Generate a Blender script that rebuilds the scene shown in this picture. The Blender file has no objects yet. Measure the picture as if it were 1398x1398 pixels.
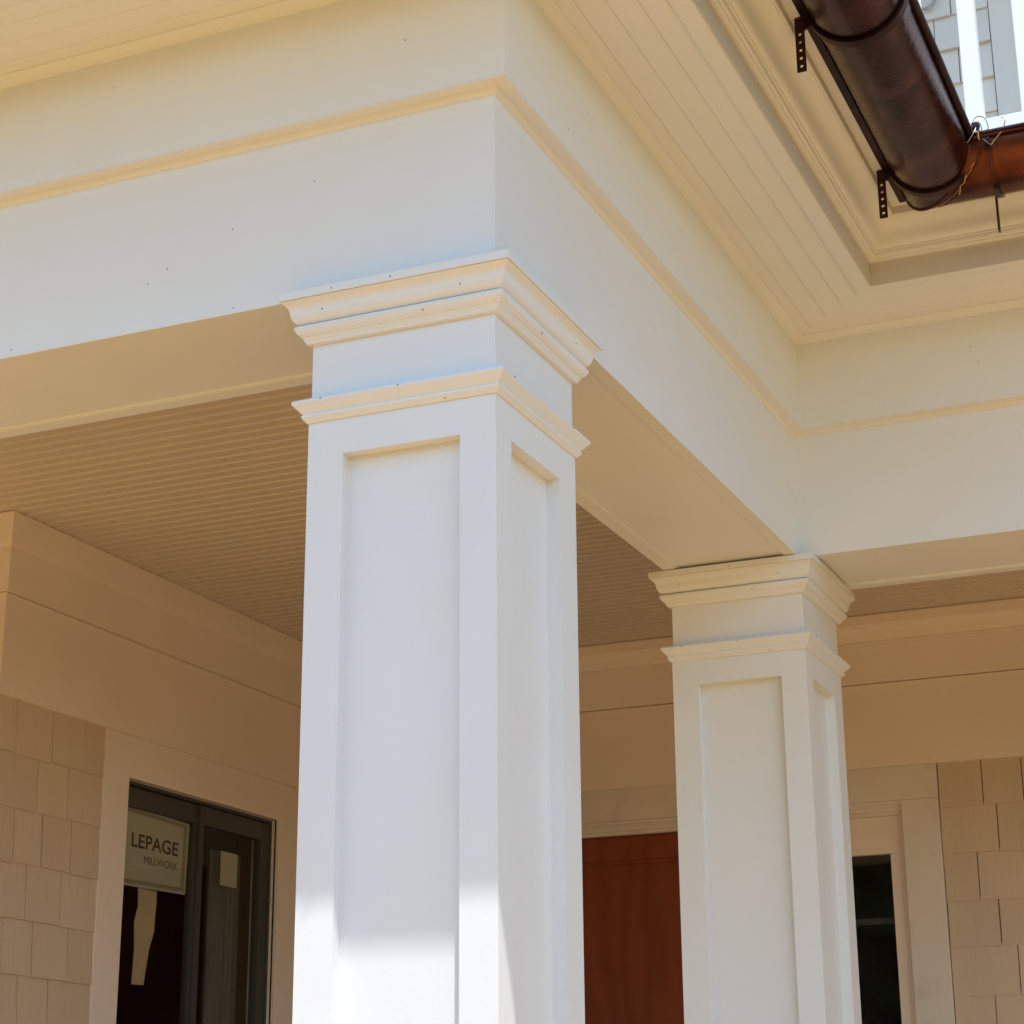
import bpy, bmesh, math, random
from mathutils import Vector, Matrix
random.seed(4)
S = 0.762            # all plan dimensions below are in column-width units (0.4 = one 12 inch column)
sc = bpy.context.scene

# ------------------------------------------------------------------ camera
CP = (1.3748, -3.1014, -1.3499)
yaw, pit, rol = [math.radians(a) for a in (23.4189, 18.1608, -0.4092)]
F = Vector((-math.sin(yaw)*math.cos(pit), math.cos(yaw)*math.cos(pit), math.sin(pit)))
R0 = Vector((math.cos(yaw), math.sin(yaw), 0)); U0 = R0.cross(F)
R = math.cos(rol)*R0 + math.sin(rol)*U0
U = -math.sin(rol)*R0 + math.cos(rol)*U0
cam = bpy.data.objects.new('camera', bpy.data.cameras.new('camera'))
sc.collection.objects.link(cam)
m = Matrix((R, U, -F)).transposed().to_4x4()
m.translation = Vector(CP)*S
cam.matrix_world = m
cam.data.sensor_width = 36
cam.data.lens = 2650.84/1398*36
cam.data.clip_start = 0.05
cam.data.clip_end = 2000
sc.camera = cam

# ------------------------------------------------------------------ world and sun
SUN = Vector((0.77, -1.0, 2.9)).normalized()      # direction towards the sun
elev = math.asin(SUN.z); azim = math.atan2(SUN.x, SUN.y)
w = bpy.data.worlds.new('World'); sc.world = w; w.use_nodes = True
nt = w.node_tree; bg = nt.nodes['Background']
sky = nt.nodes.new('ShaderNodeTexSky'); sky.sky_type = 'NISHITA'; sky.sun_disc = False
sky.sun_elevation = elev; sky.sun_rotation = azim
sky.air_density = 1.6; sky.dust_density = 0.3; sky.ozone_density = 3.6
nt.links.new(sky.outputs[0], bg.inputs[0]); bg.inputs[1].default_value = 0.15
sl = bpy.data.lights.new('sun', 'SUN'); sl.energy = 2.6; sl.angle = math.radians(0.53); sl.color = (1.0, 0.965, 0.91)
so = bpy.data.objects.new('sun', sl); sc.collection.objects.link(so)
so.rotation_euler = SUN.to_track_quat('Z', 'Y').to_euler()
so.location = (3, -4, 8)
sc.view_settings.view_transform = 'Standard'; sc.view_settings.look = 'None'
sc.view_settings.gamma = 1; sc.view_settings.use_curve_mapping = False
sc.view_settings.exposure = 0.90
sc.cycles.max_bounces = 10; sc.cycles.diffuse_bounces = 8
sc.cycles.sample_clamp_indirect = 8

# ------------------------------------------------------------------ materials
def newmat(name):
    mt = bpy.data.materials.new(name); mt.use_nodes = True
    return mt, mt.node_tree, mt.node_tree.nodes['Principled BSDF']

def paint(name, col, rough=0.45, var=0.03, scale=3.0, bump=0.02, bscale=60, stain=None, stain_amt=0.0, spec=0.35, stretch=(1, 1, 1), objvar=0.0):
    mt, t, p = newmat(name)
    tc = t.nodes.new('ShaderNodeTexCoord'); mp = t.nodes.new('ShaderNodeMapping'); mp.inputs['Scale'].default_value = stretch
    t.links.new(tc.outputs['Object'], mp.inputs[0])
    n = t.nodes.new('ShaderNodeTexNoise'); n.inputs['Scale'].default_value = scale; n.inputs['Detail'].default_value = 6
    t.links.new(mp.outputs[0], n.inputs['Vector'])
    r = t.nodes.new('ShaderNodeValToRGB')
    r.color_ramp.elements[0].position = 0.3; r.color_ramp.elements[1].position = 0.7
    r.color_ramp.elements[0].color = (*[c*(1-var) for c in col], 1); r.color_ramp.elements[1].color = (*[min(1, c*(1+var)) for c in col], 1)
    t.links.new(n.outputs['Fac'], r.inputs[0])
    out = r.outputs[0]
    if stain:
        n2 = t.nodes.new('ShaderNodeTexNoise'); n2.inputs['Scale'].default_value = scale*2.2; n2.inputs['Detail'].default_value = 3; n2.inputs['Distortion'].default_value = 0.6
        t.links.new(mp.outputs[0], n2.inputs['Vector'])
        r2 = t.nodes.new('ShaderNodeValToRGB'); r2.color_ramp.elements[0].position = 0.56; r2.color_ramp.elements[1].position = 0.74
        r2.color_ramp.elements[0].color = (0, 0, 0, 1); r2.color_ramp.elements[1].color = (stain_amt,)*3 + (1,)
        t.links.new(n2.outputs['Fac'], r2.inputs[0])
        mx = t.nodes.new('ShaderNodeMix'); mx.data_type = 'RGBA'
        t.links.new(r2.outputs[0], mx.inputs[0]); t.links.new(out, mx.inputs[6]); mx.inputs[7].default_value = (*stain, 1)
        out = mx.outputs[2]
    if objvar:
        oi = t.nodes.new('ShaderNodeObjectInfo'); mr = t.nodes.new('ShaderNodeMapRange'); mr.inputs[3].default_value = 1-objvar; mr.inputs[4].default_value = 1+objvar
        t.links.new(oi.outputs['Random'], mr.inputs[0])
        hs = t.nodes.new('ShaderNodeHueSaturation'); t.links.new(mr.outputs[0], hs.inputs['Value']); t.links.new(out, hs.inputs['Color']); out = hs.outputs[0]
    t.links.new(out, p.inputs['Base Color'])
    p.inputs['Roughness'].default_value = rough; p.inputs['Specular IOR Level'].default_value = spec
    if bump:
        nb = t.nodes.new('ShaderNodeTexNoise'); nb.inputs['Scale'].default_value = bscale; nb.inputs['Detail'].default_value = 4
        t.links.new(mp.outputs[0], nb.inputs['Vector'])
        b = t.nodes.new('ShaderNodeBump'); b.inputs['Strength'].default_value = 0.35; b.inputs['Distance'].default_value = bump*0.02
        t.links.new(nb.outputs['Fac'], b.inputs['Height']); t.links.new(b.outputs[0], p.inputs['Normal'])
    return mt

M = {}
WHITE = (0.755, 0.778, 0.785)
M['white'] = paint('white_paint', WHITE, 0.42, 0.018, 2.2, 0.03, 90, stain=(0.70, 0.69, 0.66), stain_amt=0.2)
M['trim'] = paint('white_trim_paint', WHITE, 0.38, 0.015, 3, 0.02, 120)
M['wall'] = paint('cream_wall_paint', (0.80, 0.69, 0.60), 0.55, 0.03, 3, 0.05, 70)
M['shingle'] = paint('cream_shingle_paint', (0.615, 0.485, 0.36), 0.62, 0.05, 5, 0.32, 70, stretch=(1, 1, 0.2), objvar=0.045)
M['primed'] = paint('primed_wood', (0.70, 0.63, 0.56), 0.6, 0.05, 4, 0.06, 60, stain=(0.55, 0.42, 0.38), stain_amt=0.6)
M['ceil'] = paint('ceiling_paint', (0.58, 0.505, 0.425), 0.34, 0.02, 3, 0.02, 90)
M['upper'] = paint('grey_weathered_shingle', (0.72, 0.64, 0.56), 0.7, 0.04, 5, 0.25, 60, stretch=(1, 1, 0.2), objvar=0.05)
M['rail'] = paint('bright_white_rail', (0.84, 0.84, 0.83), 0.4, 0.01, 3, 0.0)
M['deck'] = paint('roof_membrane', (0.30, 0.29, 0.27), 0.9, 0.1, 2, 0.2, 30)
M['floor'] = paint('porch_floor_boards', (0.27, 0.17, 0.085), 0.7, 0.15, 4, 0.2, 30, stretch=(0.2, 1, 1))
M['ground'] = paint('sandy_ground', (0.575, 0.315, 0.096), 0.95, 0.18, 0.7, 1.0, 12)
M['lawn'] = paint('green_lawn', (0.055, 0.075, 0.03), 0.95, 0.25, 0.6, 1.0, 14)
M['fascia'] = paint('shade_toned_fascia_paint', (0.60, 0.565, 0.52), 0.5, 0.03, 3, 0.03, 80)  # shade beside the gutter put into the colour of the upright eave faces
M['bronze'] = paint('dark_bronze_frame', (0.056, 0.054, 0.052), 0.45, 0.1, 4, 0)
M['dark'] = paint('dark_room', (0.03, 0.024, 0.02), 0.9, 0.2, 1, 0)
M['seam'] = paint('dark_caulk', (0.05, 0.04, 0.03), 0.9, 0.1, 4, 0)
M['nail'] = paint('nail_head', (0.20, 0.15, 0.12), 0.7, 0.2, 9, 0)
M['sign'] = paint('sign_card', (0.48, 0.455, 0.36), 0.5, 0.02, 3, 0)
M['signframe'] = paint('sign_border', (0.30, 0.26, 0.22), 0.5, 0.05, 3, 0)
M['ink'] = paint('black_ink', (0.02, 0.018, 0.015), 0.6, 0.02, 3, 0)
M['paper'] = paint('masking_paper', (0.55, 0.44, 0.29), 0.8, 0.06, 6, 0.2, 20)
M['curtain'] = paint('grey_curtain', (0.11, 0.105, 0.095), 0.8, 0.1, 6, 0.1)
M['cable'] = paint('grey_cable', (0.42, 0.40, 0.37), 0.5, 0.05, 6, 0)
M['blackplastic'] = paint('black_plastic', (0.03, 0.035, 0.05), 0.35, 0.1, 6, 0)

def copper(name, c0, c1, c2, rough=0.23):
    mt, t, p = newmat(name)
    tc = t.nodes.new('ShaderNodeTexCoord')
    mp = t.nodes.new('ShaderNodeMapping'); mp.inputs['Scale'].default_value = (1, 1, 1)
    t.links.new(tc.outputs['Object'], mp.inputs[0])
    n = t.nodes.new('ShaderNodeTexNoise'); n.inputs['Scale'].default_value = 5.5; n.inputs['Detail'].default_value = 8; n.inputs['Distortion'].default_value = 1.6; n.inputs['Roughness'].default_value = 0.62
    t.links.new(mp.outputs[0], n.inputs['Vector'])
    r = t.nodes.new('ShaderNodeValToRGB')
    e = r.color_ramp.elements; e[0].position = 0.30; e[1].position = 0.72; e[0].color = (*c0, 1); e[1].color = (*c2, 1)
    k = e.new(0.5); k.color = (*c1, 1)
    t.links.new(n.outputs['Fac'], r.inputs[0]); t.links.new(r.outputs[0], p.inputs['Base Color'])
    p.inputs['Metallic'].default_value = 0.9
    n2 = t.nodes.new('ShaderNodeTexNoise'); n2.inputs['Scale'].default_value = 26; n2.inputs['Detail'].default_value = 5; n2.inputs['Distortion'].default_value = 2.5
    t.links.new(mp.outputs[0], n2.inputs['Vector'])
    mr = t.nodes.new('ShaderNodeMapRange'); mr.inputs[3].default_value = rough-0.09; mr.inputs[4].default_value = rough+0.12
    t.links.new(n2.outputs['Fac'], mr.inputs[0]); t.links.new(mr.outputs[0], p.inputs['Roughness'])
    b = t.nodes.new('ShaderNodeBump'); b.inputs['Strength'].default_value = 0.25; b.inputs['Distance'].default_value = 0.002
    t.links.new(n2.outputs['Fac'], b.inputs['Height']); t.links.new(b.outputs[0], p.inputs['Normal'])
    return mt
M['copper'] = copper('aged_copper', (0.028, 0.0105, 0.0105), (0.064, 0.023, 0.021), (0.13, 0.048, 0.038))
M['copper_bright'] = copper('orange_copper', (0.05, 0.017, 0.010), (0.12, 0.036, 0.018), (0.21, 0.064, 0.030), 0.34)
M['copper_dark'] = copper('dark_copper_iron', (0.025, 0.012, 0.01), (0.05, 0.022, 0.016), (0.085, 0.036, 0.022), 0.45)
M['wire'] = copper('brass_wire', (0.35, 0.25, 0.12), (0.45, 0.33, 0.18), (0.6, 0.45, 0.25), 0.35)

def wood():
    mt, t, p = newmat('red_brown_plywood')
    tc = t.nodes.new('ShaderNodeTexCoord'); mp = t.nodes.new('ShaderNodeMapping'); mp.inputs['Scale'].default_value = (1.0, 1, 0.22)
    t.links.new(tc.outputs['Object'], mp.inputs[0])
    n = t.nodes.new('ShaderNodeTexNoise'); n.inputs['Scale'].default_value = 5; n.inputs['Detail'].default_value = 3; n.inputs['Distortion'].default_value = 1.2
    t.links.new(mp.outputs[0], n.inputs['Vector'])
    wv = t.nodes.new('ShaderNodeTexWave'); wv.inputs['Scale'].default_value = 4; wv.inputs['Distortion'].default_value = 34; wv.inputs['Detail'].default_value = 4; wv.inputs['Detail Scale'].default_value = 0.5
    t.links.new(mp.outputs[0], wv.inputs['Vector'])
    mx = t.nodes.new('ShaderNodeMath'); mx.operation = 'MULTIPLY'; t.links.new(n.outputs['Fac'], mx.inputs[0]); t.links.new(wv.outputs['Fac'], mx.inputs[1])
    r = t.nodes.new('ShaderNodeValToRGB'); r.color_ramp.elements[0].color = (0.205, 0.050, 0.020, 1); r.color_ramp.elements[1].color = (0.25, 0.063, 0.026, 1)
    r.color_ramp.elements[1].position = 0.6
    t.links.new(mx.outputs[0], r.inputs[0]); t.links.new(r.outputs[0], p.inputs['Base Color']); p.inputs['Roughness'].default_value = 0.65; p.inputs['Specular IOR Level'].default_value = 0.2
    return mt
M['wood'] = wood()

def glass():
    mt = bpy.data.materials.new('window_glass'); mt.use_nodes = True; t = mt.node_tree
    t.nodes.remove(t.nodes['Principled BSDF'])
    tr = t.nodes.new('ShaderNodeBsdfTransparent'); tr.inputs[0].default_value = (0.93, 0.94, 0.92, 1)
    gl = t.nodes.new('ShaderNodeBsdfGlossy'); gl.inputs['Roughness'].default_value = 0.02
    fr = t.nodes.new('ShaderNodeFresnel'); fr.inputs[0].default_value = 1.5
    ge = t.nodes.new('ShaderNodeNewGeometry'); iv = t.nodes.new('ShaderNodeMath'); iv.operation = 'SUBTRACT'; iv.inputs[0].default_value = 1
    ml = t.nodes.new('ShaderNodeMath'); ml.operation = 'MULTIPLY'
    t.links.new(ge.outputs['Backfacing'], iv.inputs[1]); t.links.new(iv.outputs[0], ml.inputs[0]); t.links.new(fr.outputs[0], ml.inputs[1])
    mx = t.nodes.new('ShaderNodeMixShader')
    t.links.new(ml.outputs[0], mx.inputs[0]); t.links.new(tr.outputs[0], mx.inputs[1]); t.links.new(gl.outputs[0], mx.inputs[2])
    t.links.new(mx.outputs[0], t.nodes['Material Output'].inputs[0])
    return mt
M['glass'] = glass()
M['cedar'] = paint('raw_cedar_backing', (0.17, 0.10, 0.06), 0.9, 0.15, 6, 0.1)
M['hall'] = paint('hall_wall', (0.20, 0.17, 0.14), 0.8, 0.1, 2, 0)
M['leaf'] = paint('dark_green_foliage', (0.085, 0.12, 0.045), 0.7, 0.35, 0.4, 0)

# ------------------------------------------------------------------ helpers
COL = sc.collection
def meta(o, label=None, cat=None, group=None, kind=None):
    if label: o['label'] = label
    if cat: o['category'] = cat
    if group: o['group'] = group
    if kind: o['kind'] = kind
    return o

def thing(name, label, cat, loc=(0, 0, 0), group=None, kind='thing'):
    o = bpy.data.objects.new(name, None); COL.objects.link(o)
    o.empty_display_size = 0.1
    o.location = Vector(loc)*S
    return meta(o, label, cat, group, kind)

def world_loc(o):
    v = Vector((0, 0, 0))
    while o is not None:
        v += o.location + o.matrix_parent_inverse.translation; o = o.parent
    return v

def attach(o, parent):
    if parent is not None:
        o.parent = parent
        o.matrix_parent_inverse = Matrix.Translation(-world_loc(parent))

def put(name, verts, faces, mat, parent=None, smooth=False, bevel=0.0, angle=35):
    me = bpy.data.meshes.new(name)
    me.from_pydata([(x*S, y*S, z*S) for x, y, z in verts], [], faces)
    me.validate()
    bm = bmesh.new(); bm.from_mesh(me)
    bmesh.ops.recalc_face_normals(bm, faces=bm.faces)
    if bevel:
        es = [e for e in bm.edges if len(e.link_faces) == 2 and e.calc_face_angle(0) > 0.6]
        bmesh.ops.bevel(bm, geom=es, offset=bevel*S, segments=1, affect='EDGES', clamp_overlap=True)
    bm.to_mesh(me); bm.free()
    me.materials.append(M[mat])
    o = bpy.data.objects.new(name, me); COL.objects.link(o)
    if smooth:
        me.shade_smooth()
        try: me.set_sharp_from_angle(angle=math.radians(angle))
        except Exception: pass
    attach(o, parent)
    return o

def box(name, x0, x1, y0, y1, z0, z1, mat, parent=None, bevel=0.0):
    v = [(x, y, z) for z in (z0, z1) for y in (y0, y1) for x in (x0, x1)]
    f = [(0, 1, 3, 2), (4, 5, 7, 6), (0, 1, 5, 4), (2, 3, 7, 6), (0, 2, 6, 4), (1, 3, 7, 5)]
    return put(name, v, f, mat, parent, bevel=bevel)

def mitre(path, closed):
    """unit mitre vectors (scaled) for an outward offset to the right-hand side of travel"""
    n = len(path); out = []
    def nrm(a, b):
        d = Vector((b[0]-a[0], b[1]-a[1])).normalized(); return Vector((d.y, -d.x))
    for i in range(n):
        if closed or 0 < i < n-1:
            a = nrm(path[i-1], path[i]); b = nrm(path[i], path[(i+1) % n])
            mvec = (a+b); mvec = mvec/(1+a.dot(b))
        elif i == 0: mvec = nrm(path[0], path[1])
        else: mvec = nrm(path[-2], path[-1])
        out.append(mvec)
    return out

def sweep(profile, path, closed=False, seg=None):
    """profile = closed polygon [(offset, z)]; seg picks one stretch of the path"""
    mv = mitre(path, closed); n = len(path); k = len(profile)
    idx = list(range(n)) if seg is None else [seg, (seg+1) % n]
    verts = []
    for i in idx:
        for (o, z) in profile:
            verts.append((path[i][0]+mv[i].x*o, path[i][1]+mv[i].y*o, z))
    faces = []
    pairs = [(a, a+1) for a in range(len(idx)-1)]
    if seg is None and closed: pairs.append((len(idx)-1, 0))
    for a, b in pairs:
        for j in range(k):
            j2 = (j+1) % k
            faces.append((a*k+j, a*k+j2, b*k+j2, b*k+j))
    if not (closed and seg is None):
        faces.append(tuple(range(k))); faces.append(tuple((len(idx)-1)*k+j for j in range(k))[::-1])
    return verts, faces

def molding(name, profile, path, mat, parent, closed=False, seg=None, smooth=True, bevel=0):
    v, f = sweep(profile, path, closed, seg)
    return put(name, v, f, mat, parent, smooth=smooth, bevel=bevel, angle=28)

def arc(cx, cz, r, a0, a1, n):
    return [(cx+r*math.cos(math.radians(a0+(a1-a0)*i/n)), cz+r*math.sin(math.radians(a0+(a1-a0)*i/n))) for i in range(n+1)]

def tube(name, pts, r, mat, parent=None, n=6, closed=False):
    pts = [Vector(p) for p in pts]; verts = []; faces = []
    N = len(pts)
    up = Vector((0.13, 0.21, 0.97)).normalized()
    for i, p in enumerate(pts):
        a = pts[i-1] if (i > 0 or closed) else pts[i]; b = pts[(i+1) % N] if (i < N-1 or closed) else pts[i]
        d = (b-a).normalized(); s = d.cross(up)
        if s.length < 1e-3: s = d.cross(Vector((1, 0, 0)))
        s.normalize(); t = s.cross(d)
        for j in range(n):
            q = 2*math.pi*j/n; v = p + (s*math.cos(q)+t*math.sin(q))*r
            verts.append(tuple(v))
    for i in range(N if closed else N-1):
        for j in range(n):
            i2 = (i+1) % N; j2 = (j+1) % n
            faces.append((i*n+j, i*n+j2, i2*n+j2, i2*n+j))
    if not closed:
        faces.append(tuple(range(n))[::-1]); faces.append(tuple((N-1)*n+j for j in range(n)))
    return put(name, verts, faces, mat, parent, smooth=True, angle=60)

def smooth_pts(ctrl, k=6):
    P = [Vector(c) for c in ctrl]; out = []
    for i in range(len(P)-1):
        p0 = P[max(i-1, 0)]; p1 = P[i]; p2 = P[i+1]; p3 = P[min(i+2, len(P)-1)]
        for j in range(k):
            t = j/k
            out.append(0.5*((2*p1)+(-p0+p2)*t+(2*p0-5*p1+4*p2-p3)*t*t+(-p0+3*p1-3*p2+p3)*t**3))
    out.append(P[-1]); return out

NAIL = None
def nail(p, axis, parent, r=0.0015):
    """small set nail head: shallow disc, axis = 'x' or 'y' outward normal (+x or -y)"""
    vs = []; n = 8
    for k, h in ((0, -0.001), (1, 0.0008)):
        for j in range(n):
            a = 2*math.pi*j/n; c, s_ = r*math.cos(a)*random.uniform(.85, 1.15), r*math.sin(a)*random.uniform(.85, 1.15)
            vs.append((p[0]+h, p[1]+c, p[2]+s_) if axis == 'x' else (p[0]+c, p[1]-h, p[2]+s_))
    fs = [tuple(range(n, 2*n))]+[(j, (j+1) % n, n+(j+1) % n, n+j) for j in range(n)]
    return put('nail_head', vs, fs, 'nail', parent)

def copy_tree(o, parent=None):
    c = o.copy(); COL.objects.link(c)
    if parent is not None:
        c.parent = parent; c.matrix_parent_inverse = o.matrix_parent_inverse.copy()
    for ch in list(o.children): copy_tree(ch, c)
    return c

# ------------------------------------------------------------------ main dimensions
W = 0.40; L = 2.158; ZB = 0.268; ZF = 0.641; SOF = 0.930; CEIL = 0.624
EX = 0.333; WX = -2.506; B = 4.248; WY = 1.765
GR = -3.45; PF = -3.0; FAR = 7.0
OUTER = [(-FAR, 0), (0, 0), (0, L), (FAR, L)]

# ------------------------------------------------------------------ ground, porch floor, roof deck
def sheet(name, x0, x1, y0, y1, z, mat):
    return meta(put(name, [(x0, y0, z), (x1, y0, z), (x1, y1, z), (x0, y1, z)], [(0, 1, 2, 3)], mat), kind='structure')
sheet('ground', -400, 400, -400, 400, GR-.006, 'lawn')
sheet('yard', -12, 14, -13, B, GR, 'ground')
pf = thing('porch_floor', 'brown boarded porch floor under the columns', 'floor', (0, 0, PF), kind='structure'); del pf['category']
box('floor_slab', -FAR, 0.12, -0.12, B, GR-0.1, PF-0.03, 'deck', pf)
box('floor_slab', 0.12, FAR, L-0.12, B, GR-0.1, PF-0.03, 'deck', pf)
y = -0.14; 
while y < B:
    x1 = 0.14 if y < L-0.16 else FAR
    box('floor_board', -FAR, x1, y, min(y+0.178, B), PF-0.03, PF, 'floor', pf, bevel=0.003); y += 0.182
rd = thing('roof_deck', 'flat grey roof membrane above the porch', 'roof', (0, 0, 1.13), kind='structure'); del rd['category']
put('roof_sheet', [(-FAR, -.42, 1.118), (.42, -.42, 1.118), (.42, L-.42, 1.118), (FAR, L-.42, 1.118), (FAR, FAR, 1.118), (-FAR, FAR, 1.118),
                   (-FAR, -.42, 1.15), (.42, -.42, 1.15), (.42, L-.42, 1.15), (FAR, L-.42, 1.15), (FAR, FAR, 1.15), (-FAR, FAR, 1.15)],
    [(0, 1, 2, 3, 4, 5)[::-1], (6, 7, 8, 9, 10, 11)]+[(i, (i+1) % 6, 6+(i+1) % 6, 6+i) for i in range(6)], 'deck', rd)

# unseen tree line across the yard, added to darken reflections in the side window
tv = []; tf = []
for i in range(13000):
    ang = math.radians(random.uniform(150, 395) if i % 2 else random.gauss(254, 13)); rad = random.uniform(30, 46)
    hh = (2.6+1.2*math.sin(ang*7)+.8*math.sin(ang*17+1))+2.5+6.5*math.exp(-((math.degrees(ang)-254)/17)**2)
    z = random.random()**0.9*hh+GR
    cx_, cy_ = rad*math.cos(ang)+4, rad*math.sin(ang)
    sz = random.uniform(.4, 1.1); base = len(tv)
    n1 = Vector((random.gauss(0, 1), random.gauss(0, 1), random.gauss(0, 1))).normalized(); a1 = n1.orthogonal().normalized(); b1 = n1.cross(a1)
    for q in range(5):
        t_ = 2*math.pi*q/5; tv.append(tuple(Vector((cx_, cy_, z))+(a1*math.cos(t_)+b1*math.sin(t_))*sz*random.uniform(.6, 1.1)))
    tf.append(tuple(range(base, base+5)))
meta(put('unseen_tree_line', tv, tf, 'leaf'), kind='stuff')

# ------------------------------------------------------------------ porch columns
def ring(a=0.0):   # counter-clockwise square seen from above: outward is right of travel
    return [(-W-a+2*a, a) if False else (-W+a, 0+a), (0-a, 0+a), (0-a, W-a), (-W+a, W-a)]
col = thing('porch_column', 'big white square panelled column in front, its lower face catching direct sunlight', 'column', (-W/2, W/2, PF), 'square columns of the porch')
x0, x1, y0, y1 = -0.323, -0.074, 0.072, 0.312       # panel openings
stiles = [(x1, 0, 0, y0), (-W, x0, 0, y0), (x1, 0, y1, W), (-W, x0, y1, W)]
for a, b, c_, d in stiles: box('stile', a, b, c_, d, PF+0.42, 0, 'white', col)
g = 0.0006
for z0, z1 in ((-0.073, 0), (PF+0.42, PF+0.52)):
    box('rail', x0, x1, 0, 0.05, z0, z1, 'white', col)
    box('rail', x0, x1, W-0.05, W, z0, z1, 'white', col)
    box('rail', -0.05, 0, y0, y1, z0, z1, 'white', col)
    box('rail', -W, -W+0.05, y0, y1, z0, z1, 'white', col)
D = 0.028
box('panel', x0, x1, D, 0.05, PF+0.52, -0.073, 'white', col)
box('panel', x0, x1, W-0.05, W-D, PF+0.52, -0.073, 'white', col)
box('panel', -0.05, -D, y0, y1, PF+0.52, -0.073, 'white', col)
box('panel', -W+D, -W+0.05, y0, y1, PF+0.52, -0.073, 'white', col)
n_ = 0.003
box('necking', -W+n_, -n_, n_, W-n_, 0.0005, 0.2775, 'white', col, bevel=0.0012)
box('base_plinth', -W-0.03, 0.03, -0.03, W+0.03, PF, PF+0.42, 'white', col, bevel=0.004)
R1 = ring()
molding('astragal_molding', [(-n_-.001, .046), (.018, .0435), (.0225, .042), (.0255, .0385), (.0258, .035), (.0245, .0325), (.0100, .0165), (.0092, .0145), (.0112, .0125), (.0114, .0095), (.0098, .0070), (.0045, .0012), (.0035, -.0012), (-.012, -.0012)], R1, 'trim', col, closed=True)
molding('bed_molding', [(-.01, .2032), (.014, .2030), (.0205, .2015), (.0240, .1985), (.0250, .1950), (.0240, .1905), (.0205, .1845), (.0155, .1800), (.0150, .1785), (.0133, .1780), (.0125, .1765), (.0095, .1715), (.0070, .1680), (.0065, .1650), (.0035, .1635), (-.012, .1635)], R1, 'trim', col, closed=True)
molding('crown_molding', [(-.01, .2475), (.0455, .2475), (.0455, .2462), (.0440, .2445), (.0400, .2415), (.0360, .2375), (.0335, .2330), (.0322, .2280), (.0314, .2220), (.0300, .2165), (.0272, .2110), (.0240, .2072), (.0200, .2045), (.0198, .2038), (-.01, .2038)], R1, 'trim', col, closed=True)
molding('cap_fillet', [(-.01, .2655), (.0490, .2655), (.0490, .2482), (-.01, .2482)], R1, 'trim', col, closed=True, bevel=0.0006)
for xx, zz, yy in ((-.359, .224, -.0322), (-.06, .221, -.0315), (-.143, .186, -.0222), (-.193, .0375, -.0262), (-.361, .0385, -.0262), (-.103, .0025, -.0062), (-.33, .256, -.0492), (-.20, .256, -.0492)):
    nail((xx, yy, zz), 'y', col)
for yy, zz, xx in ((.178, .186, .0222), (.337, .224, .0322), (.03, .0375, .0262), (.332, .0375, .0262)):
    nail((xx, yy, zz), 'x', col)
col2 = copy_tree(col)
col2.location = col.location + Vector((0.002, 2.163, 0))*S
col2['label'] = 'square panelled column standing further back in the inside corner, wholly in shade'

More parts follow.
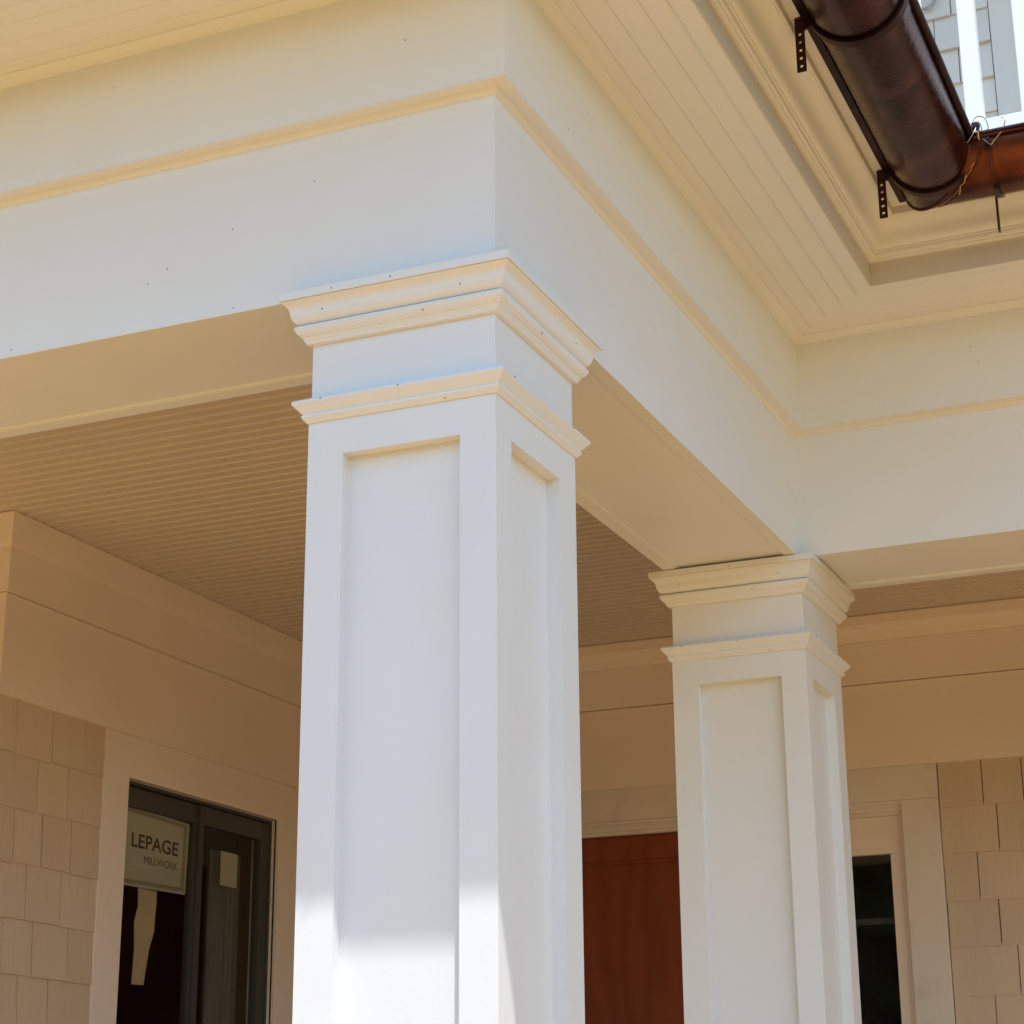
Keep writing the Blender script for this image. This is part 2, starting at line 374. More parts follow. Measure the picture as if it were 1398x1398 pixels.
# ------------------------------------------------------------------ beams (front, side, rear)
beam_info = [
    ('white boxed front beam running left from above the sunlit column', (-W, 0.2, ZB)),
    ('white boxed side beam running back from the sunlit column to the shaded one', (-0.2, 1.2, ZB)),
    ('white boxed rear beam running right from above the shaded column', (0.6, L+0.2, ZB)),
]
paths_in = {0: ('x', -FAR, 0), 1: ('y', 0, L), 2: ('x', 0, FAR)}
for s_ in range(3):
    b = thing('porch_beam', beam_info[s_][0], 'beam', beam_info[s_][1], 'boxed beams of the porch')
    molding('fascia_board', [(0, ZB), (0, ZF+0.012), (-0.035, ZF+0.012), (-0.035, ZB+0.0005), (-.034, ZB)], OUTER, 'white', b, seg=s_, smooth=False)
    molding('ledge_molding', [(-.001, ZF-.008), (.002, ZF-.0075), (.006, ZF-.0045), (.0105, ZF+.002), (.0125, ZF+.0045), (.0375, ZF+.0050), (.0375, ZF+.011), (-.001, ZF+.011)], OUTER, 'trim', b, seg=s_)
    molding('frieze_board', [(.0385, ZF+.0085), (.0385, SOF+.001), (-.01, SOF+.001), (-.01, ZF+.0125), (.0376, ZF+.0125), (.0376, ZF+.0085)], OUTER, 'white', b, seg=s_, smooth=False)
    molding('cove_molding', [(.0385, SOF-.020), (.0425, SOF-.019), (.0445, SOF-.015), (.050, SOF-.009), (.060, SOF-.0045), (.0625, SOF-.003), (.0625, SOF+.001), (.0385, SOF+.001)], OUTER, 'trim', b, seg=s_)
    # inner face board and soffit panel between two edge strips
    INN = [(-FAR, W), (-W, W), (-W, L+W), (FAR, L+W)]
    molding('inner_board', [(0, ZB), (.036, ZB), (.036, CEIL+.02), (0, CEIL+.02)], INN, 'white', b, seg=s_, smooth=False)
    molding('strip_molding', [(.036, ZB+.0065), (.036, ZB+.0025), (.042, ZB+.003), (.045, ZB+.0065)], INN, 'trim', b, seg=s_)
    mv = [(-FAR, .035, W-.035), (-W, 0, 0), ]
    zs = ZB+0.0060
    if s_ == 0: q = [(-FAR, .033), (-.033, .033), (-W+.033, W-.033), (-FAR, W-.033)]
    elif s_ == 1: q = [(-.033, .033), (-.033, L+.033), (-W+.033, L+W-.033), (-W+.033, W-.033)]
    else: q = [(-.033, L+.033), (FAR, L+.033), (FAR, L+W-.033), (-W+.033, L+W-.033)]
    put('soffit_board', [(*p, zs) for p in q]+[(*p, zs+.01) for p in q], [(3, 2, 1, 0), (4, 5, 6, 7)]+[(i, (i+1) % 4, 4+(i+1) % 4, 4+i) for i in range(4)], 'white', b)
    if s_ == 0:
        for xx, zz in ((-.402, .528), (-.593, .459), (-.795, .373), (-.583, .280), (-.749, .399), (-1.135, .285)): nail((xx, 0, zz), 'y', b, .0016)
        for xx, zz in ((-.18, .779), (-.883, .84)): nail((xx, -.0385, zz), 'y', b, .0016)
    if s_ == 1:
        for yy, zz in ((.42, .80), (.30, .70), (.93, .50), (.62, .83)): nail((.0385 if zz > .65 else 0, yy, zz), 'x', b, .0013)
    if s_ == 2:
        for xx, zz in ((.561, .767), (.543, .817)): nail((xx, L-.0385, zz), 'y', b, .0019)

# ------------------------------------------------------------------ eave: soffit boards, fascia, crown, metal edge
ev = thing('roof_eave', 'white boxed roof eave with grooved soffit and crown moulding wrapping above the beams', 'eave', (0, 0, SOF))
edges = [.0375, .098, .160, .222, .278]
for s_ in range(3):
    for i in range(len(edges)-1):
        a, b_ = edges[i], edges[i+1]
        gq = .0022; m_ = (a+b_)/2
        prof = [(a+.0004, SOF+.02), (a+.0004, SOF+.0011), (a+.0020, SOF), (b_-.0062, SOF), (b_-.0054, SOF+.0008), (b_-.0046, SOF), (b_-.0018, SOF), (b_-.0004, SOF+.0011), (b_-.0004, SOF+.02)]
        molding('soffit_board', prof, OUTER, 'ceil' if False else 'white', ev, seg=s_, smooth=False)
    molding('edge_board', [(.2785, SOF+.02), (.2785, SOF-.001), (.281, SOF-.0035), (.286, SOF-.0060), (.291, SOF-.0070), (EX-.0042, SOF-.0078), (EX-.0042, SOF+.02)], OUTER, 'white', ev, seg=s_)
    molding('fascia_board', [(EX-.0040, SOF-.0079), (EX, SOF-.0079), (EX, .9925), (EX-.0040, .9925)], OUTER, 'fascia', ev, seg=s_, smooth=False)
    crown = [(.320, .993), (EX+.004, .989), (.3430, .9885), (.3465, .9900), (.3482, .9935), (.3478, .9960), (.3530, .9985), (.3555, .1005*10), (.3545, 1.0100), (.3600, 1.0105), (.3602, 1.0145),
             (.3655, 1.0165), (.3710, 1.0225), (.3745, 1.0310), (.3770, 1.0410), (.3800, 1.0510), (.3850, 1.0610), (.3930, 1.0695), (.4030, 1.0745), (.4130, 1.0765), (.4200, 1.0768), (.4205, 1.0790), (.4252, 1.0795), (.4252, 1.1010), (.320, 1.1010)]
    molding('crown_molding', crown, OUTER, 'trim', ev, seg=s_)
    molding('crown_shade_strip', [(.4255, 1.0812), (.4275, 1.0812), (.4275, 1.1005), (.4255, 1.1005)], OUTER, 'fascia', ev, seg=s_, smooth=False)  # added strip, its darker colour stands for the shadow at the crown top
    molding('roof_edge_board', [(.33, 1.1015), (.4530, 1.1015), (.4530, 1.1290), (.33, 1.1290)], OUTER, 'trim', ev, seg=s_, smooth=False)
    molding('metal_drip_edge', [(.4535, 1.0970), (.4720, 1.0955), (.4735, 1.0980), (.4735, 1.150), (.4400, 1.156), (.4000, 1.158), (.4000, 1.152), (.4535, 1.150)], OUTER, 'copper_dark', ev, seg=s_, smooth=False)

# ------------------------------------------------------------------ copper gutter
GX, GZ, RR = .582, 1.120, .108
gt = thing('copper_gutter', 'dark half round copper gutter hung under the roof edge, mitred at the inside corner', 'gutter', (GX, L-GX, GZ))
GP = OUTER
def half(r0, r1, n=28):
    return arc(GX, GZ, r0, 180, 360, n)+arc(GX, GZ, r1, 360, 180, n)
for s_ in range(3):
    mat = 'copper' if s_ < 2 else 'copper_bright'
    molding('trough', half(RR, RR-.004), GP, mat, gt, seg=s_)
    molding('rolled_lip', arc(GX+RR+.0065, GZ+.001, .0100, 0, 360, 12)[:-1], GP, 'copper_dark' if s_ < 2 else 'copper', gt, seg=s_)
    molding('back_flange', [(GX-RR-.0025, GZ-.004), (GX-RR+.0035, GZ-.004), (GX-RR+.0035, GZ+.02), (GX-RR-.0025, GZ+.02)], GP, 'copper_dark', gt, seg=s_, smooth=False)

def hanger(pos, axis, first=False):
    """cradle bar under the trough, perforated strap at the back; built for a gutter running along y then mapped"""
    def mp(o, t, z):   # offset from beam face, along run, height
        return (o, t, z) if axis == 'y' else (t, L-o, z) if axis == 'x' else (t, -o, z)
    h = []
    # cradle
    wd = .0125 if axis != 'x' else .0065; n = 30; cs = .020 if axis == 'x' else 0.0; verts = []; faces = []
    pts = arc(GX, GZ, RR+.0012, 176, 366, n)
    pto = arc(GX, GZ, RR+.0085, 176, 366, n)
    for i in range(n+1):
        for (o, z), t in ((pts[i], -wd), (pts[i], wd), (pto[i], wd), (pto[i], -wd)):
            verts.append(mp(o, pos+t, z))
    for i in range(n):
        for j in range(4):
            faces.append((i*4+j, i*4+(j+1) % 4, (i+1)*4+(j+1) % 4, (i+1)*4+j))
    verts = [(v[0]+cs, v[1], v[2]) for v in verts]
    faces += [(0, 1, 2, 3), (n*4, n*4+1, n*4+2, n*4+3)]
    cr = put('cradle', verts, faces, 'copper_dark' if axis != 'x' else 'copper', gt, smooth=True)
    # rear arm joining the cradle to the strap
    pv = [(.445, 1.068), (.468, 1.074), (.4735, 1.098), (.4705, 1.132), (.449, 1.132), (.440, 1.09)]
    v = [mp(o, pos+t, z) for t in (-.0045, .0045) for o, z in pv]; k = len(pv)
    put('bracket_arm', v, [tuple(range(k)), tuple(range(k, 2*k))[::-1]]+[(i, (i+1) % k, k+(i+1) % k, k+i) for i in range(k)], 'copper_dark', gt)
    # perforated strap
    bm = bmesh.new(); holes = 6
    a0, a1 = .4365, .4580; zt, zb = 1.135, .962; tl = -.0010
    st = 0.0205; hz = [zb+.014+i*st for i in range(holes)]
    verts = []; faces = []
    def add(o, z, t): verts.append(mp(o, pos+t, z)); return len(verts)-1
    cx = (a0+a1)/2; rh = .0043; ns = 16
    for t in (-.0068, -.0026):
        base = len(verts)
        for i in range(holes):
            z0_ = hz[i]-st/2 if i else zb; z1_ = hz[i]+st/2
            ringv = [add(cx+rh*math.cos(2*math.pi*j/ns), hz[i]+rh*math.sin(2*math.pi*j/ns), t) for j in range(ns)]
            sq = []
            for j in range(ns):
                c_, s2 = math.cos(2*math.pi*j/ns), math.sin(2*math.pi*j/ns)
                mm = max(abs(c_), abs(s2)); ox = c_/mm*(a1-a0)/2; oz = s2/mm
                oz = oz*(z1_-hz[i]) if oz > 0 else oz*(hz[i]-z0_)
                sq.append(add(cx+ox, hz[i]+oz, t))
            for j in range(ns):
                faces.append((ringv[j], ringv[(j+1) % ns], sq[(j+1) % ns], sq[j]))
        z1_ = hz[-1]+st/2
        q = [add(a0, z1_, t), add(a1, z1_, t), add(a1, zt, t), add(a0, zt, t)]; faces.append(tuple(q))
    half_n = len(verts)//2
    for i in range(holes):
        b0 = i*2*ns
        for j in range(ns):
            faces.append((b0+j, b0+(j+1) % ns, half_n+b0+(j+1) % ns, half_n+b0+j))
            faces.append((b0+ns+j, b0+ns+(j+1) % ns, half_n+b0+ns+(j+1) % ns, half_n+b0+ns+j))
    put('perforated_strap', verts, faces, 'copper_dark', gt)
    hx = mp(cx, pos-.0075, 1.098)
    tube('bolt', [mp(cx, pos-.0100, 1.098), mp(cx, pos-.005, 1.098)], .0055, 'copper', gt, n=6)
    # wire clip at the lip
    c0 = smooth_pts([mp(GX+RR-.004, pos, GZ-.010), mp(GX+RR+.012, pos, GZ-.012), mp(GX+RR+.020, pos, GZ+.004), mp(GX+RR+.006, pos, GZ+.020), mp(GX+RR-.012, pos, GZ+.010)], 5)
    tube('lip_clip', c0, .003, 'wire', gt, n=6)
for p in (-.08, .715, 1.512): hanger(p, 'y')
for p in (.715, 1.51, 2.3): hanger(p, 'x')
for p in (.17, -.62): hanger(p, 'front')
# soldered seam along the mitre and a lap seam
def mitre_pt(o, z, dx=0, dy=0): return (o+dx, L-o+dy, z)
sp = [mitre_pt(GX+(RR+.001)*math.cos(math.radians(a)), GZ+(RR+.001)*math.sin(math.radians(a))) for a in range(200, 356, 6)]
tube('solder_seam', sp, .0035, 'copper_bright', gt, n=6)
for dx, rr_, a_0, a_1, mt_ in ((.020, .0022, 236, 330, 'wire'), (.030, .0030, 250, 345, 'copper_bright'), (-.008, .0020, 300, 352, 'wire')):
    sp = [mitre_pt(GX+(RR+.0005)*math.cos(math.radians(a)), GZ+(RR+.0005)*math.sin(math.radians(a)), dx+random.uniform(-.004, .004)) for a in range(a_0, a_1, 5)]
    tube('solder_seam', sp, rr_, mt_, gt, n=6)
# lap joint bands on the long run
def lap_band(y_):
    n = 26; pi_ = arc(GX, GZ, RR+.0006, 181, 358, n); vs = []; fs = []
    for i, (o, z) in enumerate(pi_):
        a_ = math.radians(181+177*i/n); d_ = .0022
        vs += [(o, y_, z), (o, y_+.035, z), (o+d_*math.cos(a_), y_+.035, z+d_*math.sin(a_)), (o+d_*math.cos(a_), y_, z+d_*math.sin(a_))]
        if i: fs += [((i-1)*4+j, (i-1)*4+(j+1) % 4, i*4+(j+1) % 4, i*4+j) for j in range(4)]
    put('lap_joint', vs, fs, 'copper', gt, smooth=True)
lap_band(.735)
# loose binding wires at the inside corner of the gutter
wr = thing('binding_wire', 'thin loose brass wires twisted round the inside corner of the copper gutter', 'wire', (.69, 1.47, 1.12))
tube('wire_strand', smooth_pts([(.66, 1.512, 1.02), (.676, 1.495, 1.065), (.694, 1.478, 1.10), (.705, 1.462, 1.128), (.690, 1.452, 1.150), (.672, 1.470, 1.14)]), .0016, 'wire', wr)
tube('wire_strand', smooth_pts([(.700, 1.470, 1.128), (.725, 1.462, 1.108), (.742, 1.461, 1.088), (.752, 1.460, 1.096), (.775, 1.455, 1.118), (.785, 1.452, 1.142), (.776, 1.462, 1.160)]), .0016, 'wire', wr)
tube('wire_strand', smooth_pts([(.690, 1.430, 1.090), (.712, 1.440, 1.130), (.705, 1.460, 1.150), (.690, 1.470, 1.137), (.706, 1.470, 1.118), (.724, 1.462, 1.137), (.718, 1.452, 1.156)]), .0014, 'wire', wr)
tube('wire_strand', smooth_pts([(.700, 1.452, 1.150), (.716, 1.446, 1.166), (.735, 1.450, 1.160), (.741, 1.458, 1.135), (.728, 1.462, 1.120)]), .0014, 'wire', wr)
tube('wire_strand', smooth_pts([(.640, 1.545, 1.006), (.655, 1.520, 1.040), (.668, 1.500, 1.075), (.690, 1.470, 1.105)]), .0016, 'wire', wr)
kb = bpy.data.meshes.new('wire_knot')
bm = bmesh.new(); bmesh.ops.create_icosphere(bm, subdivisions=2, radius=.012)
for v in bm.verts: v.co = v.co*random.uniform(.75, 1.2)+Vector((.711, 1.449, 1.143)); v.co *= S
bm.to_mesh(kb); bm.free(); kb.materials.append(M['blackplastic'])
ko = bpy.data.objects.new('wire_knot', kb); COL.objects.link(ko); attach(ko, wr)

# ------------------------------------------------------------------ porch ceiling of beadboard
ce = thing('porch_ceiling', 'beadboard ceiling inside the porch with narrow grooved boards', 'ceiling', (-1, 2, CEIL), kind='structure'); del ce['category']
P_ = .0521
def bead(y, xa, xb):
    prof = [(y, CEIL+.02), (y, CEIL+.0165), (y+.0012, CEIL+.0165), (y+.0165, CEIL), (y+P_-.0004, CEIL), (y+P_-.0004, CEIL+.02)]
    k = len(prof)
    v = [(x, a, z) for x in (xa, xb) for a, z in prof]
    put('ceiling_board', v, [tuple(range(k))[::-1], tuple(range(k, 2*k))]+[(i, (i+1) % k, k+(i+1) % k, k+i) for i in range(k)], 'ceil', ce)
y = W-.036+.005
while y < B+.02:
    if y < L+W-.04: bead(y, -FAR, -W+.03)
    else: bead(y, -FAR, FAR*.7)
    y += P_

# ------------------------------------------------------------------ house walls
def shingle(name, face, a0, a1, z0, ex, parent, mat, t=.010):
    """tapered shingle; face = ('x', X) normal +x, running along y, or ('y', Y) normal -y, running along x"""
    k, P = face
    zt = z0+ex+.012
    tt = t*random.uniform(.85, 1.4); dz = random.uniform(-.003, .003)
    sec = [(0.0, z0+dz), (tt, z0+dz), (tt*.97, z0+dz+.002), (.0030, zt), (0.0, zt)]
    gp_ = random.choice((.0013, .0020, .0028)); a0 += gp_; a1 -= gp_
    sk = random.uniform(-.0010, .0010)
    v = []
    for a in (a0, a1):
        for o, z in sec:
            o2 = o+(sk if a == a0 else -sk) if o > .005 else o
            v.append((P+o2, a, z) if k == 'x' else (a, P-o2, z))
    f = [(0, 1, 2, 3, 4), (5, 6, 7, 8, 9)]+[(i, (i+1) % 5, 5+(i+1) % 5, 5+i) for i in range(5)]
    return put(name, v, f, mat, parent)

# left wall (normal +x) with a window, and its short return
lw = thing('house_wall', 'shaded cream house wall with shingles, wide frieze boards and a bronze framed window', 'wall', (WX, 3, PF), 'shingled house walls')
OY0, OY1, OZ1, OZ0 = 2.500, 3.533, -.116, -2.1
T = .12
box('wall_core', WX-T, WX-.012, WY, OY0, PF, CEIL, 'wall', lw); box('wall_core', WX-T, WX-.012, OY1, B+.3, PF, CEIL, 'wall', lw)
box('wall_core', WX-T, WX-.012, OY0, OY1, OZ1, CEIL, 'wall', lw); box('wall_core', WX-T, WX-.012, OY0, OY1, PF, OZ0, 'wall', lw)
box('wall_core', -FAR, WX-T, WY+.012, WY+T, PF, CEIL, 'wall', lw)
WP = [(-FAR, WY), (WX, WY), (WX, B)]
for s_ in (0, 1):
    molding('lower_frieze', [(-.01, .030), (.010, .030), (.010, .3585), (-.01, .3585)], WP, 'wall', lw, seg=s_, smooth=False)
    molding('upper_frieze', [(-.01, .3600), (-.004, .3615), (.025, .3615), (.025, .508), (-.01, .508)], WP, 'wall', lw, seg=s_, smooth=False)
    molding('crown_molding', [(-.01, .5085), (.027, .5085), (.0285, .512), (.0305, .56), (.033, .60), (.035, CEIL-.0015), (-.01, CEIL-.0015)], WP, 'wall', lw, seg=s_)
box('casing', WX-.02, WX+.0030, 2.352, OY0, OZ0-.12, .0295, 'wall', lw, bevel=.001)
box('casing', WX-.02, WX+.0030, OY1, OY1+.148, OZ0-.12, .0295, 'wall', lw, bevel=.001)
box('casing', WX-.02, WX+.0024, OY0, OY1, OZ1, .0295, 'wall', lw, bevel=.001)
box('casing', WX-.02, WX+.0024, OY0, OY1, OZ0-.12, OZ0, 'wall', lw, bevel=.001)
giv = {0: [1.868, 2.058, 2.239], 1: [1.80, 1.997, 2.160], 2: [1.893, 2.040, 2.194], 3: [1.841, 1.974, 2.155], 4: [1.876, 2.024, 2.213], 5: [1.83, 1.969, 2.123], 6: [1.87, 2.03, 2.2]}
# joints are fixed where the photo shows them, random elsewhere
for r in range(17):
    z0 = .030-.1715*(r+1)
    js = giv.get(r) or sorted([1.78+random.uniform(.03, .1), 1.98+random.uniform(-.04, .04), 2.16+random.uniform(-.03, .05)])
    cuts = [WY]+js+[2.3515]
    for i in range(len(cuts)-1): shingle('shingle', ('x', WX-.0085), cuts[i], cuts[i+1], z0, .1715, lw, 'shingle')

box('shingle_backing', WX-.0119, WX-.0088, WY+.01, 2.351, PF, .029, 'cedar', lw)

# back wall (normal -y)
bw = thing('house_wall', 'shaded cream house wall behind the rear column, shingled right of the entrance', 'wall', (0, B, PF), 'shingled house walls')
box('wall_core', WX, -1.86, B+.012, B+T, PF, CEIL, 'wall', bw)
box('wall_core', -.20, FAR*.7, B+.012, B+T, PF, CEIL, 'wall', bw)
box('wall_core', -1.86, -.20, B+.012, B+T, -.11, CEIL, 'wall', bw)
BP = [(WX+.02, B), (FAR*.7, B)]
molding('lower_frieze', [(-.01, .032), (.012, .032), (.012, .3585), (-.01, .3585)], BP, 'wall', bw, smooth=False)
molding('upper_frieze', [(-.01, .3600), (-.004, .3620), (.025, .3620), (.025, .5155), (-.01, .5155)], BP, 'wall', bw, smooth=False)
molding('crown_molding', [(-.01, .516), (.026, .516), (.0285, .520), (.026, .5245), (.026, .529), (.0300, .5315), (.0340, .5400), (.0370, .555), (.0420, .568), (.052, .577), (.0600, .5800), (.0610, .5840), (.0680, .5850), (.0680, CEIL-.0015), (-.01, CEIL-.0015)], BP, 'wall', bw)
gb = {0: [.108, .255], 1: [.151, .31], 2: [.066, .24], 3: [.131, .29], 4: [.185, .33], 5: [.09, .27]}
for r in range(8):
    z0 = .032-.1725*(r+1); js = list(gb.get(r) or [random.uniform(.03, .15), random.uniform(.22, .32)])
    a = js[-1]+random.uniform(.1, .2)
    while a < 1.25: js.append(a); a += random.uniform(.1, .2)
    cuts = [-.0585]+js+[1.4]
    for i in range(len(cuts)-1): shingle('shingle', ('y', B+.006), cuts[i], cuts[i+1], z0, .1725, bw, 'shingle', t=.0085)
box('shingle_backing', -.0585, 1.4, B+.0058, B+.0119, -1.35, .031, 'cedar', bw)
box('plain_siding', -.0585, 1.4, B-.003, B+.012, PF, .032-.1725*8, 'shingle', bw)
box('plain_siding', 1.4, FAR*.7, B-.003, B+.012, PF, .032, 'shingle', bw)
box('plain_siding', WX, -2.0, B-.003, B+.012, PF, .032, 'shingle', bw)

# ------------------------------------------------------------------ window in the left wall
wn = thing('picture_window', 'dark bronze two panel window in the shaded wall left of the sunlit column', 'window', (WX, 3, OZ0))
XF = WX-.030
box('head_reveal', XF, WX-.0195, OY0, OY1, OZ1-.001, OZ1+.01, 'wall', wn)
def frame(name, y0_, y1_, z0_, z1_, w_, xf, d, mat, parent, wt=None, wr=None):
    wt = wt or w_; wr = wr or w_
    o = []
    o.append(box(name, xf-d, xf, y0_, y0_+w_, z0_, z1_, mat, parent, bevel=.0008))
    o.append(box(name, xf-d, xf, y1_-wr, y1_, z0_, z1_, mat, parent, bevel=.0008))
    o.append(box(name, xf-d, xf-.0002, y0_+w_, y1_-wr, z1_-wt, z1_, mat, parent, bevel=.0008))
    o.append(box(name, xf-d, xf-.0002, y0_+w_, y1_-wr, z0_, z0_+wt, mat, parent, bevel=.0008))
    return o
frame('window_frame', OY0, OY1, OZ0, OZ1, .012, XF, .06, 'bronze', wn)
frame('sash', OY0+.0125, 3.0195, OZ0+.013, OZ1-.016, .050, XF-.012, .030, 'bronze', wn, .068, .024)
frame('sash', 3.0205, OY1-.0125, OZ0+.013, OZ1-.016, .030, XF-.006, .035, 'bronze', wn, .068, .058)
box('mullion', XF-.0415, XF-.001, 3.012, 3.040, OZ0+.013, OZ1-.016, 'bronze', wn, bevel=.001)
box('glass_pane', XF-.026, XF-.022, 2.560, 2.997, OZ0+.06, OZ1-.07, 'glass', wn)
box('glass_pane', XF-.026, XF-.022, 3.048, 3.465, OZ0+.06, OZ1-.07, 'glass', wn)
# room behind the window
rm = thing('dark_room', 'unlit room interior seen behind the window glass', 'room', (WX-1, 3, PF), kind='structure'); del rm['category']
for args in ((-5.2, -5.1, WY+T, B+1.2, PF, 1.1), (-5.2, WX-T, B+.9, B+1.0, PF, 1.1), (-5.2, WX-T, WY+T+.002, WY+T+.02, PF, 1.1), (-5.2, WX-T, WY, B+1, 1.0, 1.1), (-5.2, WX-T, WY, B+1, PF-.1, PF)):
    box('room_wall', *args, 'dark', rm)
cv = []; cf = []
for i in range(41):
    yy = 3.23+i*.0055; dx = .012*math.sin(i*.9)+.004*math.sin(i*2.3)
    cv += [(XF-.09+dx, yy, OZ0), (XF-.09+dx, yy, -.262)]
    if i: cf.append((2*i-2, 2*i, 2*i+1, 2*i-1))
meta(put('curtain', cv, cf, 'curtain', None, smooth=True), 'narrow dark grey curtain hanging inside the right hand window pane', 'curtain', kind='thing')

# shop sign card inside the left pane
XS = XF-.032
sg = thing('window_sign', 'pale card sign lettered LEPAGE MILLWORK stuck inside the left window pane', 'sign', (XS, 2.77, -.46))
def quad_plate(name, pts, x, t, mat, parent):
    v = [(x, a, z) for a, z in pts]+[(x-t, a, z) for a, z in pts]; k = len(pts)
    return put(name, v, [tuple(range(k)), tuple(range(k, 2*k))[::-1]]+[(i, (i+1) % k, k+(i+1) % k, k+i) for i in range(k)], mat, parent)
quad_plate('card_edge', [(2.545, -.190), (2.994, -.205), (2.984, -.463), (2.545, -.472)], XS-.002, .002, 'sign', sg)
quad_plate('border', [(2.548, -.200), (2.978, -.211), (2.972, -.453), (2.548, -.462)], XS-.001, .0009, 'signframe', sg)
quad_plate('card', [(2.550, -.213), (2.955, -.223), (2.949, -.440), (2.550, -.449)], XS, .0009, 'sign', sg)
def text(body, y_, z_, width, height, name, parent, off=0.0, x=None):
    cu = bpy.data.curves.new(name, 'FONT'); cu.body = body; cu.offset = off; cu.extrude = .0
    tmp = bpy.data.objects.new(name, cu); COL.objects.link(tmp)
    bpy.context.view_layer.update()
    me = bpy.data.meshes.new_from_object(tmp.evaluated_get(bpy.context.evaluated_depsgraph_get()))
    bpy.data.objects.remove(tmp)
    xs = [v.co.x for v in me.vertices]; ys = [v.co.y for v in me.vertices]
    mx, Mx, my, My = min(xs), max(xs), min(ys), max(ys)
    for v in me.vertices:
        a = (v.co.x-mx)/(Mx-mx)*width; c_ = (v.co.y-my)/(My-my)*height
        v.co = Vector((x, y_+a, z_+c_+a*.004))*S
    me.materials.clear(); me.materials.append(M['ink'])
    o = bpy.data.objects.new(name, me); COL.objects.link(o); attach(o, parent)
text('LEPAGE', 2.626, -.334, .296, .050, 'lettering', sg, .016, XS+.0006)
text('MILLWORK', 2.708, -.384, .214, .0275, 'lettering', sg, .0, XS+.0006)
rb = thing('paper_strip', 'long crumpled strip of pale paper hanging under the lettered sign', 'paper', (XS, 2.76, -.8))
rp = [(2.699, -.468), (2.817, -.468), (2.819, -.514), (2.813, -.554), (2.813, -.607), (2.786, -.674), (2.762, -.798), (2.688, -.800), (2.694, -.682), (2.685, -.586), (2.703, -.533)]
quad_plate('paper_sheet', rp, XS-.012, .001, 'paper', rb)
quad_plate('paper_fold', [(2.700, -.468), (2.735, -.468), (2.722, -.56), (2.735, -.66), (2.728, -.79), (2.690, -.79), (2.696, -.682), (2.687, -.586), (2.705, -.533)], XS-.0105, .0012, 'paper', rb)
stk = thing('window_sticker', 'small blank white sticker inside the right hand window pane', 'sticker', (XS, 3.28, -.4))
quad_plate('sticker_sheet', [(3.216, -.273), (3.336, -.273), (3.334, -.400), (3.216, -.400)], XS, .001, 'sign', stk)

# ------------------------------------------------------------------ entrance: casing, wooden door, sidelight
en = thing('entry_surround', 'primed wooden surround framing the brown door and narrow side window', 'door surround', (-1, B, PF))
box('head_casing', -1.98, -.0600, B-.0100, B+.02, -.098, .0315, 'primed', en, bevel=.001)
box('side_casing', -.2020, -.0605, B-.0090, B+.02, PF, -.0985, 'primed', en, bevel=.001)
box('side_casing', -1.98, -1.84, B-.0090, B+.02, PF, -.0985, 'primed', en, bevel=.001)
molding('head_molding', [(.0050, -.0990), (.0050, -.1120), (-.004, -.1130), (-.004, -.1180), (-.012, -.1190), (-.012, -.1350), (-.020, -.1380), (-.020, -.1500), (-.05, -.1500), (-.05, -.0990)], [(-1.84, B), (-.2025, B)], 'primed', en, smooth=False)
box('mullion_post', -.76, -.66, B+.010, B+.07, PF, -.1505, 'primed', en, bevel=.001)
box('jamb', -.2160, -.2025, B+.012, B+.09, PF, -.1505, 'wall', en)
dr = thing('wooden_door', 'reddish brown plywood door seen between the two columns', 'door', (-1.3, B, PF))
box('door_panel', -1.69, -.90, B+.085, B+.095, PF, -.262, 'wood', dr)
box('door_rail', -1.84, -.7605, B+.060, B+.10, -.246, -.1505, 'wood', dr, bevel=.001)
molding('panel_molding', [(-.062, -.2465), (-.070, -.2500), (-.073, -.2570), (-.080, -.2620), (-.09, -.2620), (-.09, -.2465)], [(-1.69, B), (-.90, B)], 'wood', dr)
box('door_stile', -.90, -.7605, B+.0605, B+.10, PF, -.2465, 'wood', dr, bevel=.001)
box('door_stile', -1.84, -1.69, B+.0605, B+.10, PF, -.2465, 'wood', dr, bevel=.001)
sd = thing('sidelight_window', 'narrow cream side window with dark glass right of the rear column', 'window', (-.4, B, PF))
box('top_rail', -.66, -.2165, B+.030, B+.065, -.292, -.1505, 'wall', sd, bevel=.001)
box('stile', -.2640, -.2165, B+.0302, B+.065, PF, -.2925, 'wall', sd, bevel=.001)
box('stile', -.66, -.60, B+.0302, B+.065, PF, -.2925, 'wall', sd, bevel=.001)
box('glass_pane', -.60, -.264, B+.050, B+.054, PF, -.2925, 'glass', sd)
box('inner_bar', -.60, -.264, B+.12, B+.14, -.545, -.522, 'bronze', sd)
r2 = thing('dark_hall', 'unlit hall behind the entrance', 'room', (-1, B+.5, PF), kind='structure'); del r2['category']
for args in ((-2.2, .3, B+1.3, B+1.4, PF, .5), (-2.3, -2.2, B+T, B+1.4, PF, .5), (.3, .4, B+T, B+1.4, PF, .5), (-2.3, .4, B+T, B+1.4, .4, .5)):
    box('room_wall', *args, 'hall', r2)

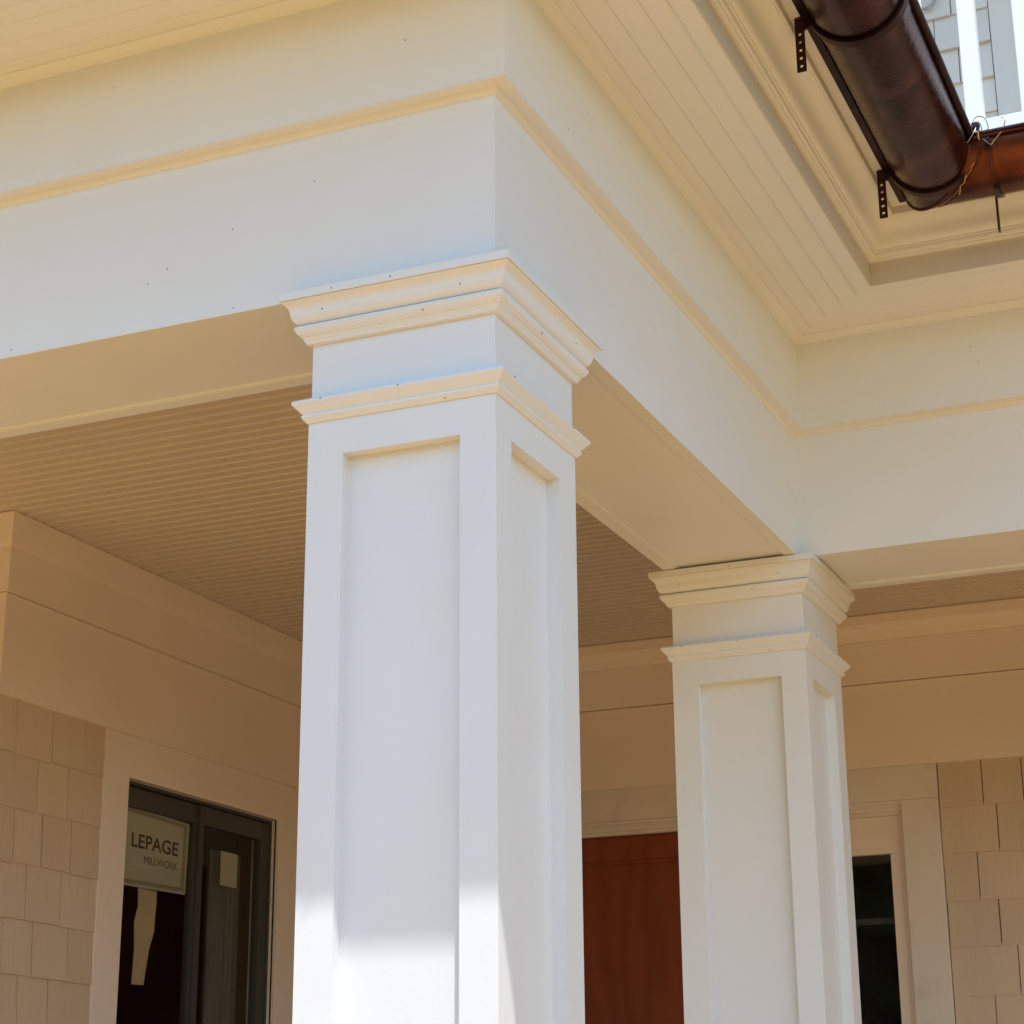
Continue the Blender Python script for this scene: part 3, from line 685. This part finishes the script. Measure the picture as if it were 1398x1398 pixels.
# ------------------------------------------------------------------ upper storey wall, balcony railing, cable
uw = thing('upper_wall', 'grey shingled upper storey wall behind the white balcony railing', 'wall', (.3, B, 1.15))
box('wall_core', -FAR, FAR*.7, B+.012, B+.3, .65, 4.6, 'upper', uw)
UC = [2.888-.165*i for i in range(3, 0, -1)]+[2.888+.165*i for i in range(0, 6)]
ug = {2.888+.165*2: [.02, .10, .245], 2.888+.165: [-.1, .05, .167], 2.888: [-.05, .11, .26], 2.888-.165: [-.02, .17, .33]}
for z0 in UC:
    js = None
    for k_, v_ in ug.items():
        if abs(k_-z0) < 1e-4: js = v_
    js = [-.55, -.42, -.28]+(js or [-.12, .04+random.uniform(-.03, .03), .2+random.uniform(-.04, .06)])
    cuts = [-.7]+js+[.400]
    for i in range(len(cuts)-1): shingle('shingle', ('y', B+.006), cuts[i], cuts[i+1], z0, .165, uw, 'upper', t=.016)
    cuts = [.62, .75, .93, 1.08, 1.2]
    for i in range(len(cuts)-1): shingle('shingle', ('y', B+.006), cuts[i], cuts[i+1], z0, .165, uw, 'upper', t=.016)
box('trim_board', .402, .618, B-.016, B+.012, 1.15, 4.5, 'upper', uw, bevel=.001)
box('plain_siding', -FAR, -.7, B-.004, B+.012, 1.15, 4.5, 'upper', uw); box('plain_siding', 1.2, FAR*.7, B-.004, B+.012, 1.15, 4.5, 'upper', uw)
box('plain_siding', -.7, .40, B-.004, B+.012, 1.15, 2.39, 'upper', uw); box('plain_siding', .62, 1.2, B-.004, B+.012, 1.15, 2.39, 'upper', uw)
ur = thing('upper_roof_overhang', 'upper roof overhang shading the upper wall, above the view', 'roof', (0, B, 4.6), kind='structure'); del ur['category']
box('overhang', -FAR, FAR*.7, B-.95, B+.6, 4.6, 4.72, 'white', ur)
rl = thing('balcony_railing', 'bright white balcony railing standing above the copper gutter at the right', 'railing', (1, 1.9, 1.15))
box('bottom_rail', -2.5, FAR*.7, 1.885, 1.950, 1.300, 1.398, 'rail', rl, bevel=.002)
box('top_rail', -2.5, FAR*.7, 1.875, 1.960, 2.35, 2.43, 'rail', rl, bevel=.004)
for i in range(-8, 10):
    xb = .622+.154*i
    box('baluster', xb, xb+.048, 1.893, 1.941, 1.398, 2.35, 'rail', rl, bevel=.0015)
for xp in (-1.6, 2.6): box('rail_post', xp, xp+.12, 1.86, 1.98, 1.15, 2.5, 'rail', rl, bevel=.002)
cb = thing('cable_loop', 'loop of grey cable hanging on the upper shingled wall beside the gutter', 'cable', (.16, B, 3.2))
pts = []
for i in range(26):
    a = math.radians(90+i*24); rr = .047+.003*math.sin(i)
    pts.append((.150+rr*math.cos(a), B-.022-.0006*i, 3.335+1.6*rr*math.sin(a)))
tube('cable_coil', smooth_pts(pts, 3), .0045, 'cable', cb, n=8)
tube('cable_end', smooth_pts([(.178, B-.03, 3.30), (.19, B-.03, 3.38), (.17, B-.028, 3.5), (.165, B-.02, 3.75)], 6), .0045, 'cable', cb, n=8)
